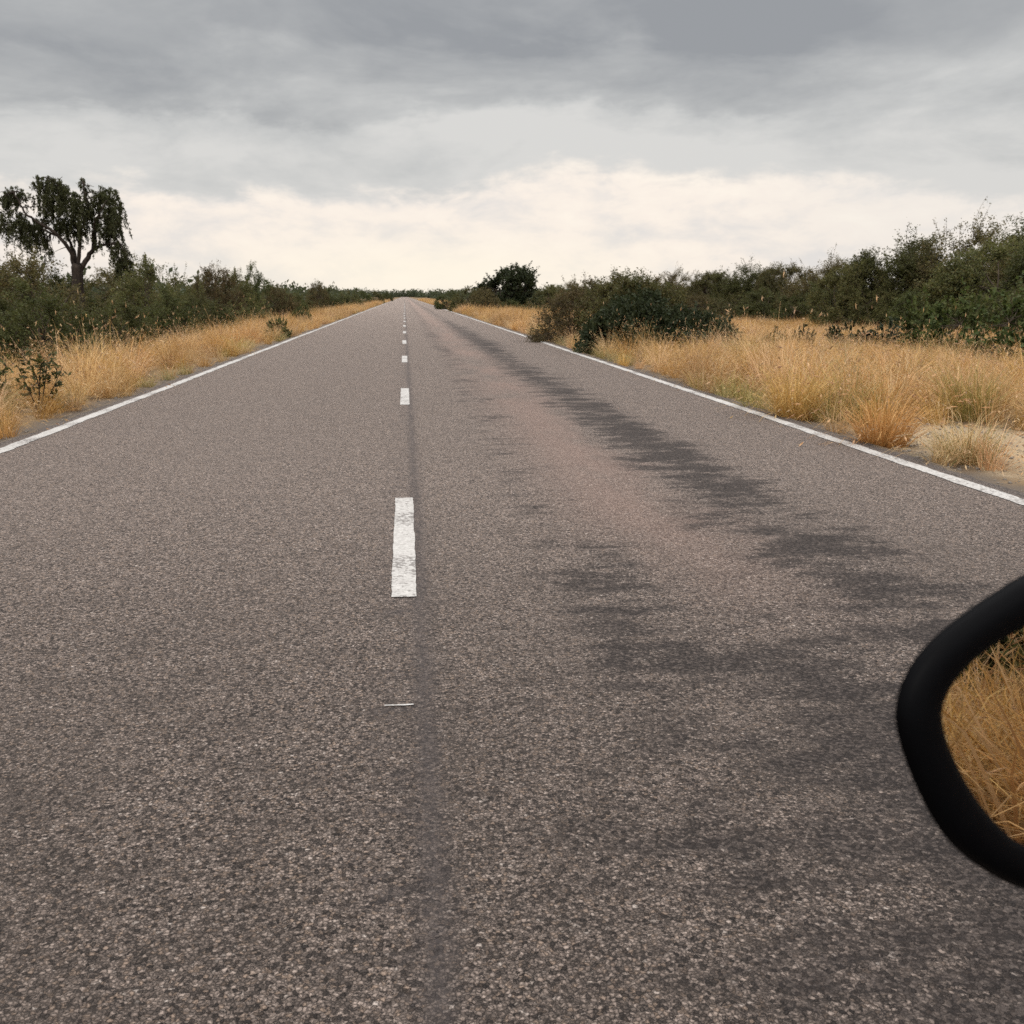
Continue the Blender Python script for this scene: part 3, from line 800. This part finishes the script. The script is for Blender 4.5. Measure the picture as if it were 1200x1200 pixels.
# ------------------------------------------------------------------ weeping tree (left) and round dark tree
def weeping_tree():
    Y = 46.0
    base = at(90, 352, Y); gx = base[0]; g0 = gz(gx, Y)
    k = Y / (cp * 1200) / cy * 1.0
    r = empty('weeping_tree', (gx, Y, g0))
    tag(r, 'tall weeping tree with forked dark trunk and drooping crown above the left thicket', 'tree')
    z0 = at(90, 352, Y)[2] - g0
    sc = Y / 1200 / cp
    def P(zx, zy, dy=0.0):       # sketch units (5 per photo pixel) -> metres from the trunk base
        q = at(zx / 5, 180 + zy / 5, Y + dy)
        return q - np.array([gx, Y, g0])
    rng = np.random.default_rng(8)
    tr = MB()
    def limb(pts, r0, r1, sides=8):
        Q = [np.array(p) for p in pts]
        # densify with Catmull-Rom
        out = []
        for i in range(len(Q) - 1):
            a, b, c, d = Q[max(i-1, 0)], Q[i], Q[i+1], Q[min(i+2, len(Q)-1)]
            for t in np.linspace(0, 1, 5)[:-1]:
                out.append(.5 * ((2*b) + (-a+c)*t + (2*a-5*b+4*c-d)*t*t + (-a+3*b-3*c+d)*t**3))
        out.append(Q[-1])
        out = np.array(out) + rng.normal(0, .018, (len(out), 3))
        tr.tube(out, np.linspace(r0, r1, len(out)), sides)
        return out
    b0 = np.array([0, 0, -.1])
    limb([b0, P(458, 860), P(455, 720), P(452, 640)], .27, .22, 10)
    ends = []
    L1 = limb([P(452, 700), P(425, 620, -.1), P(395, 545, -.3), P(330, 475, -.5), P(270, 430, -.6), P(220, 400, -.7), P(150, 350, -.8), P(110, 280, -.8), P(80, 225, -.7)], .10, .025)
    L1b = limb([P(330, 475, -.5), P(260, 450, -.3), P(200, 440, .1), P(140, 420, .3)], .05, .02)
    L2 = limb([P(452, 680), P(435, 590, .2), P(408, 510, .4), P(385, 450, .6), P(340, 400, .8), P(280, 300, 1.0), P(250, 200, 1.0)], .08, .02)
    L3 = limb([P(455, 680), P(466, 570, 0), P(466, 480, .1), P(440, 410, .1), P(390, 340, .1), P(350, 250, 0), P(330, 170, 0)], .095, .02)
    L4 = limb([P(466, 480, .1), P(495, 400, -.2), P(510, 300, -.3), P(490, 190, -.3)], .05, .015)
    L5 = limb([P(458, 700), P(515, 610, .1), P(548, 545, .2), P(560, 450, .3), P(575, 380, .3), P(592, 280, .4), P(620, 210, .4)], .115, .02)
    L6 = limb([P(548, 545, .2), P(542, 480, -.2), P(556, 400, -.5), P(600, 320, -.8)], .05, .018)
    L7 = limb([P(540, 565, .2), P(600, 535, 0), P(655, 530, -.2), P(700, 530, -.2), P(735, 580, -.3), P(748, 640, -.3)], .065, .02)
    L8 = limb([P(575, 380, .3), P(640, 340, .5), P(700, 350, .6)], .05, .02)
    lf = MB()
    clumps = [ # zx, zy, rx, ry, n, hang
     (88, 245, 62, 45, 60, .35), (20, 270, 40, 40, 26, .4), (75, 400, 85, 75, 100, .55), (180, 440, 75, 70, 90, .6),
     (215, 240, 35, 70, 16, .3), (225, 165, 30, 30, 16, .3), (310, 185, 80, 45, 90, .35), (345, 275, 110, 75, 150, .45), (470, 320, 75, 90, 100, .5),
     (488, 190, 22, 42, 22, .25), (610, 240, 65, 50, 75, .35), (660, 330, 68, 85, 110, .55), (635, 430, 80, 55, 70, .5),
     (370, 410, 65, 50, 60, .45), (460, 440, 60, 50, 46, .4), (700, 570, 50, 60, 52, .55), (725, 650, 45, 60, 50, .5), (560, 330, 40, 60, 26, .4),
     (270, 500, 20, 40, 9, .75), (298, 560, 10, 30, 6, .5), (160, 520, 12, 30, 5, .5), (600, 520, 40, 25, 16, .3), (260, 360, 45, 50, 24, .5)]
    for (zx, zy, rx, ry, n, hang) in clumps:
        ct = rng.random()
        c = P(zx, zy)
        for j in range(int(n * .74)):
            v = rng.normal(0, 1, 3); v /= np.linalg.norm(v); v *= rng.random() ** .4
            q = c + v * np.array([rx / 5 * sc, max(rx, ry) / 5 * sc * 1.1, ry / 5 * sc])
            if zx in (270, 298, 160): pass
            L = hang * (rng.uniform(.3, 1.1) if rng.random() < .75 else rng.uniform(1.1, 2.0))
            sway = rng.normal(0, .08, 2)
            out = v[:2] * .25
            m = int(20 + L * 46)
            t = rng.random(m)
            px_ = q[0] + (out[0] + sway[0]) * t * L; py_ = q[1] + (out[1] + sway[1]) * t * L
            pz_ = q[2] + .08 * np.sin(t * 3.1) - t * L
            C = np.stack([px_, py_, pz_], 1) + rng.normal(0, .036, (m, 3)) * [1, 1, .8]
            A = rng.normal(0, .5, (m, 3)) + [0, 0, -.7]; A /= np.linalg.norm(A, axis=1)[:, None]
            B = np.cross(A, rng.normal(0, 1, (m, 3))); B /= np.linalg.norm(B, axis=1)[:, None]
            s = rng.uniform(.6, 1.3, m)[:, None]
            lf.leaves(C, A * .062 * s, B * .021 * s, np.clip(ct * .4 + .6 * rng.random(m), 0, 1))
            tr.tube([q, q + [out[0]*L*.5, out[1]*L*.5, -L*.45], q + [(out[0]+sway[0])*L, (out[1]+sway[1])*L, -L]], [.008, .006, .003], 3)
        # twigs joining the clump to the nearest limb
        allp = np.concatenate([L1, L1b, L2, L3, L4, L5, L6, L7, L8])
        for j in range(6):
            q = c + rng.normal(0, .5, 3) * np.array([rx, rx, ry]) / 5 * sc
            a = allp[np.argmin(((allp - q)**2).sum(1))]
            tr.tube(curve_pts(a, q, 5, .05, rng), np.linspace(.025, .006, 5), 4)
    tr.obj('trunk', [BARK_D], r, True); lf.obj('crown', [L_TREE], r)
weeping_tree()

kind('round_dark', 141, 2.3, 4.0, L_DARK, BARK_D, n_tips=1000, per=34, leaf=(.075, .036), whips=40, lump=.3, stem_r=.07, base_lift=.9, elev_min=-.5, cl=.26)
def round_tree():
    (sm, cm), R0, H0 = KINDS['round_dark']
    p = at(596, 300, 92); g = gz(p[0], 92)
    r = empty('round_tree', (p[0], 92, g)); s = (p[2] - g) / H0 / 1.02
    r.scale = (60 / 1200 * 92 / (2 * R0) * 1.4,) * 2 + (s,)
    tag(r, 'round dark leafy tree rising above the far shrubs right of the vanishing road', 'tree')
    link(bpy.data.objects.new('trunk', sm), r); link(bpy.data.objects.new('crown', cm), r)
round_tree()

# ------------------------------------------------------------------ far wood that reads as one mass
def far_wood():
    rng = np.random.default_rng(64)
    lf = MB()
    spots = []
    for i in range(520):
        y = 170 + 1230 * rng.random() ** 1.6
        side = -1 if rng.random() < .5 else 1
        x = side * (9 + abs(rng.normal(0, 1)) * .22 * y + rng.uniform(0, .05 * y))
        spots.append((x, y))
    for i in range(200):
        y = rng.uniform(110, 300); spots.append((rng.uniform(22, .75 * y), y))
        y = rng.uniform(70, 250); spots.append((-rng.uniform(14, .5 * y + 8), y))
    for i in range(170): spots.append((rng.uniform(-160, 260), rng.uniform(1405, 1500)))
    for (x, y) in spots:
        h = rng.uniform(2.4, 4.0) * (1 + .9 * (y > 600) + 1.0 * (y > 1400)); w = rng.uniform(1.6, 3.4) * (1 + y / 900)
        k = int(150 if y < 500 else 170); z0 = gz(x, y)
        v = rng.normal(0, 1, (k, 3)); v /= np.linalg.norm(v, axis=1)[:, None]; v[:, 2] = np.abs(v[:, 2])
        rr = rng.random(k) ** .35 * (1 + .25 * np.sin(v[:, 0] * 5 + x) * np.sin(v[:, 1] * 4 + y))
        C = np.array([x, y, z0]) + v * rr[:, None] * [w, w, h]
        A = rng.normal(0, 1, (k, 3)); A /= np.linalg.norm(A, axis=1)[:, None]
        B = np.cross(A, rng.normal(0, 1, (k, 3))); B /= np.linalg.norm(B, axis=1)[:, None]
        s = (.20 + .10 * rng.random(k)[:, None]) * (1 + y / 900) * (1 if y < 500 else 1.7)
        lf.leaves(C, A * s, B * s * .6, np.clip(rng.random() * .6 + .4 * rng.random(k), 0, 1))
    o = lf.obj('distant_wood', [L_FAR])
    tag(o, 'distant dark scrub wood closing the horizon at both sides of the road', 'wood', kind='stuff')
far_wood()

# ------------------------------------------------------------------ wing mirror
def wing_mirror():
    d0 = at(1262, 852, 1.0) - np.array([0, 0, CAM_H]); d0 /= np.linalg.norm(d0)
    C = np.array([0, 0, CAM_H]) + d0 * .60
    rdir = np.array([.92, -.36, -.112]); rdir /= np.linalg.norm(rdir)
    n = rdir - d0; n /= np.linalg.norm(n)
    ux = np.cross([0, 0, 1], n); ux /= np.linalg.norm(ux)
    uz = np.cross(n, ux)
    def onplane(px, py):
        d = at(px, py, 1.0) - np.array([0, 0, CAM_H]); t = np.dot(C - [0, 0, CAM_H], n) / np.dot(d, n)
        q = np.array([0, 0, CAM_H]) + d * t - C
        return np.array([q @ ux, q @ uz])
    outer = [(1054, 842), (1060, 806), (1078, 772), (1105, 743), (1142, 714), (1172, 694), (1205, 674), (1290, 640), (1390, 632), (1452, 662), (1478, 730), (1480, 830), (1468, 930),
             (1432, 1012), (1370, 1058), (1285, 1066), (1200, 1043), (1150, 1016), (1115, 985), (1090, 946), (1070, 902), (1059, 868)]
    inner = [(1101, 836), (1108, 812), (1124, 789), (1148, 766), (1176, 748), (1206, 731), (1290, 690), (1380, 682), (1424, 704), (1440, 748), (1440, 830), (1430, 912),
             (1402, 972), (1352, 1010), (1280, 1016), (1200, 990), (1168, 966), (1142, 935), (1124, 905), (1110, 874), (1104, 854)]
    def resample(poly, N=96):
        P = np.array([onplane(*q) for q in poly]); m = len(P); out = []
        for i in range(m):
            a, b, c, d = P[(i-1) % m], P[i], P[(i+1) % m], P[(i+2) % m]
            for t in np.linspace(0, 1, 9)[:-1]:
                out.append(.5 * ((2*b) + (-a+c)*t + (2*a-5*b+4*c-d)*t*t + (-a+3*b-3*c+d)*t**3))
        out = np.array(out); seg = np.linalg.norm(np.roll(out, -1, 0) - out, axis=1); s = np.concatenate([[0], np.cumsum(seg)])
        oo = np.vstack([out, out[:1]]); tt = np.linspace(0, s[-1], N, endpoint=False)
        return np.stack([np.interp(tt, s, oo[:, 0]), np.interp(tt, s, oo[:, 1])], 1)
    O = resample(outer); I = resample(inner); N = len(O)
    # align starts by angle
    cen = O.mean(0)
    W = lambda uv, depth: C + uv[:, :1] * ux + uv[:, 1:] * uz + (n * depth if depth > -.0035 else -n * .003 + d0 * (-.003 - depth))
    root = empty('wing_mirror', tuple(C))
    tag(root, 'black rimmed wing mirror reflecting dry grass, cut by the right edge', 'mirror')
    # inner ring points at matching parameter: nearest point ordering
    j = np.argmin(((I - O[0])**2).sum(1)); I = np.roll(I, -j, 0)
    sizes = [(I, -.0031), (I, -.001), (I * .97 + O * .03, .002), (I * .75 + O * .25, .0045), (I * .45 + O * .55, .005), (I * .15 + O * .85, .003), (O, -.003),
             (O * .985 + cen * .015, -.010), (O * .93 + cen * .07, -.035), (O * .85 + cen * .15, -.062), (O * .66 + cen * .34, -.088), (O * .38 + cen * .62, -.100), (O * .02 + cen * .98, -.103)]
    V = np.concatenate([W(u, d) for u, d in sizes]) - C
    F = [(r*N+i, (r+1)*N+i, (r+1)*N+(i+1) % N, r*N+(i+1) % N) for r in range(len(sizes)-1) for i in range(N)]
    h = link(bpy.data.objects.new('housing', mesh_np('housing', V, F, [M_BLACK], smooth=True)), root)
    # glass: slightly convex disc inside the rim
    ci = I.mean(0); rings = [1.01, .8, .55, .3, .02]
    V = np.concatenate([W(I * s + ci * (1 - s), -.003 + .0003 * (1 - s * s)) for s in rings]) - C
    F = [(r*N+i, r*N+(i+1) % N, (r+1)*N+(i+1) % N, (r+1)*N+i) for r in range(len(rings)-1) for i in range(N)]
    me = mesh_np('mirror_glass', V, F, [M_GLASS], smooth=True)
    link(bpy.data.objects.new('mirror_glass', me), root)
    # mounting arm leading away out of the photo
    a = C - n * .05 + ux * .04; s_ = 1 if ux[0] > 0 else -1
    mb = MB()
    P = [C - n*.05 - C, C - n*.055 + ux*s_*.08 - uz*.02 - C, C - n*.05 + ux*s_*.16 - uz*.05 - C, C - n*.03 + ux*s_*.25 - uz*.075 - C, C + ux*s_*.32 - uz*.085 - C, C + ux*s_*.326 - uz*.0855 - C, C + ux*s_*.337 - uz*.086 - C, C + ux*s_*.338 - uz*.086 - C]
    mb.tube(P, [.03, .027, .023, .022, .028, .045, .045, .001], 18)
    mb.obj('mounting_arm', [M_BLACK], root, True)
wing_mirror()

# ------------------------------------------------------------------ sky
def build_world():
    w = bpy.data.worlds.new('World'); SC.world = w; w.use_nodes = True
    t = w.node_tree; n = NT(t)
    bg = t.nodes['Background']
    co = n.new('ShaderNodeTexCoord').outputs['Generated']
    vn = n.new('ShaderNodeVectorMath', operation='NORMALIZE'); n.put(vn.inputs[0], co)
    d = vn.outputs[0]
    x, y, z = n.sep(d)
    DEG = 180 / math.pi
    el = n.mul(n.m('ARCSINE', z), DEG)
    az = n.mul(n.m('ARCTAN2', x, y), DEG)
    # cloud layer seen in perspective
    zz = n.add(n.m('MAXIMUM', z, 0.0), .085)
    pl = n.comb(n.m('DIVIDE', x, zz), n.m('DIVIDE', y, zz), 0.0)
    c1 = n.noise(pl, .55, 7, .55, .25)
    c2 = n.noise(pl, 1.6, 6, .6, .3)
    c3 = n.noise(n.comb(az, n.mul(el, 3.0), 0.0), .075, 6, .58, .4)
    c4 = n.noise(n.comb(az, n.mul(el, 2.2), 7.0), .30, 5, .6, .2)
    c5 = n.noise(n.comb(az, n.mul(el, 4.5), 3.0), .055, 6, .56, .5)
    # lower rim of the grey deck
    rim = n.add(5.1, n.mul(n.gauss(az, 9, 5.5), 1.3))
    rim = n.add(rim, n.mul(n.gauss(az, 22, 5), .9))
    rim = n.sub(rim, n.mul(n.ss(az, 24, 33), .8))
    h = n.sub(el, rim)
    h = n.add(h, n.mul(n.sub(c3, .5), 3.6)); h = n.add(h, n.mul(n.sub(c4, .5), 3.0))
    deckm = n.ss(h, -.6, .7)
    
    # deck tone
    dk = n.mul(n.ss(n.add(h, n.mul(n.sub(c5, .5), 9.0)), -.5, 9.0), .85)
    dk = n.add(dk, n.mul(n.mul(n.gauss(az, 14, 11), n.gauss(el, 12.3, 2.0)), .38))
    dk = n.add(dk, n.mul(n.mul(n.gauss(az, -11, 7), n.gauss(el, 9.3, 1.0)), .24))
    dk = n.add(dk, n.mul(n.mul(n.gauss(az, -13, 10), n.gauss(el, 6.4, 1.0)), .22))
    dk = n.sub(dk, n.mul(n.mul(n.ss(az, -2, -12), n.ss(el, 10.5, 13.5)), .35))
    dk = n.sub(dk, n.mul(n.mul(n.gauss(az, 1, 5), n.gauss(el, 9.0, 1.0)), .22))
    dk = n.sub(dk, n.mul(n.ss(az, 19, 30), n.mul(n.ss(el, 14, 11), .36)))
    edge1 = n.ss(n.add(n.sub(el, n.add(8.7, n.mul(n.gauss(az, 9, 9), .9))), n.add(n.mul(n.sub(c3, .5), 5.5), n.mul(n.sub(c4, .5), 2.2))), -.35, .55)
    dk = n.add(dk, n.mul(n.mul(n.sub(edge1, .45), .27), n.ss(az, 24, 17)))
    edge2 = n.ss(n.add(n.sub(el, 12.2), n.add(n.mul(n.sub(c5, .5), 7.0), n.mul(n.sub(c4, .5), 2.0))), -.5, .7)
    dk = n.add(dk, n.mul(n.mul(n.sub(edge2, .5), .16), n.ss(az, 26, 20)))
    dk = n.add(dk, n.add(n.mul(n.sub(c4, .5), .32), n.mul(n.sub(c3, .5), .9)))
    dk = n.m('MULTIPLY_ADD', dk, .70, n.m('MULTIPLY_ADD', n.sub(c3, .5), .5, .13))
    deck = n.ramp(n.m('MULTIPLY', dk, 1.0, clamp=True), [(0, (.72, .71, .69)), (.25, (.60, .602, .595)), (.6, (.455, .462, .468)), (1, (.325, .336, .355))])
    # bright band under the deck
    br = n.add(n.mul(c3, .55), n.mul(c4, .55))
    band = n.ramp(br, [(.38, (1.06, .97, .86)), (.52, (1.0, .905, .815)), (.66, (.81, .775, .75))])
    glow = n.mul(n.gauss(az, 1.5, 12), n.gauss(el, 1.2, 1.8))
    band = n.mix(n.mul(glow, .7), band, (1.08, .99, .82))
    # the right part of the band is duller
    band = n.mix(n.mul(n.ss(az, 14, 28), .40), band, (.82, .80, .77))
    sky = n.mix(deckm, band, deck)
    # overhead the cover is thinner and brighter
    top = n.ss(el, 17, 42)
    sky = n.mix(top, sky, n.ramp(c1, [(.3, (2.3, 2.28, 2.25)), (.7, (1.75, 1.75, 1.78))]))
    nish = n.new('ShaderNodeTexSky', sky_type='NISHITA', sun_disc=False)
    nish.sun_elevation = rad(SUN_EL); nish.sun_rotation = rad(SUN_AZ)
    nish.air_density = 1.5; nish.dust_density = 4
    k = n.new('ShaderNodeVectorMath', operation='SCALE'); n.put(k.inputs[0], sky); k.inputs['Scale'].default_value = 10.0
    mixed = n.mix(.06, k.outputs[0], nish.outputs[0])
    n.put(bg.inputs['Color'], mixed)
    bg.inputs['Strength'].default_value = .1
SUN_EL, SUN_AZ = 58.0, 200.0
build_world()
sl = bpy.data.lights.new('sun', 'SUN'); sl.energy = 1.5; sl.angle = rad(25); sl.color = (1, .95, .87)
so = link(bpy.data.objects.new('sun', sl))
_d = Vector((math.sin(rad(SUN_AZ)) * math.cos(rad(SUN_EL)), math.cos(rad(SUN_AZ)) * math.cos(rad(SUN_EL)), math.sin(rad(SUN_EL))))
so.rotation_euler = _d.to_track_quat('Z', 'Y').to_euler()
so.location = (0, -20, 40)

# ------------------------------------------------------------------ camera
cam = bpy.data.cameras.new('camera'); cam.sensor_width = 36; cam.sensor_fit = 'HORIZONTAL'; cam.lens = 36
cam.clip_start = .02; cam.clip_end = 6000
cam.dof.use_dof = True; cam.dof.focus_distance = 3.2; cam.dof.aperture_fstop = 36 / 2.8
co_ = link(bpy.data.objects.new('camera', cam)); co_.location = (0, 0, CAM_H)
M = Matrix((RT, UP, -FW)).transposed()
co_.rotation_euler = M.to_euler()
SC.camera = co_
SC.render.resolution_x = SC.render.resolution_y = 1024
SC.view_settings.view_transform = 'Standard'; SC.view_settings.look = 'None'
SC.view_settings.exposure = 0; SC.view_settings.gamma = 1
SC.cycles.use_denoising = False
SC.cycles.max_bounces = 6; SC.cycles.diffuse_bounces = 3; SC.cycles.glossy_bounces = 3; SC.cycles.transmission_bounces = 3
SC.cycles.sample_clamp_indirect = 4
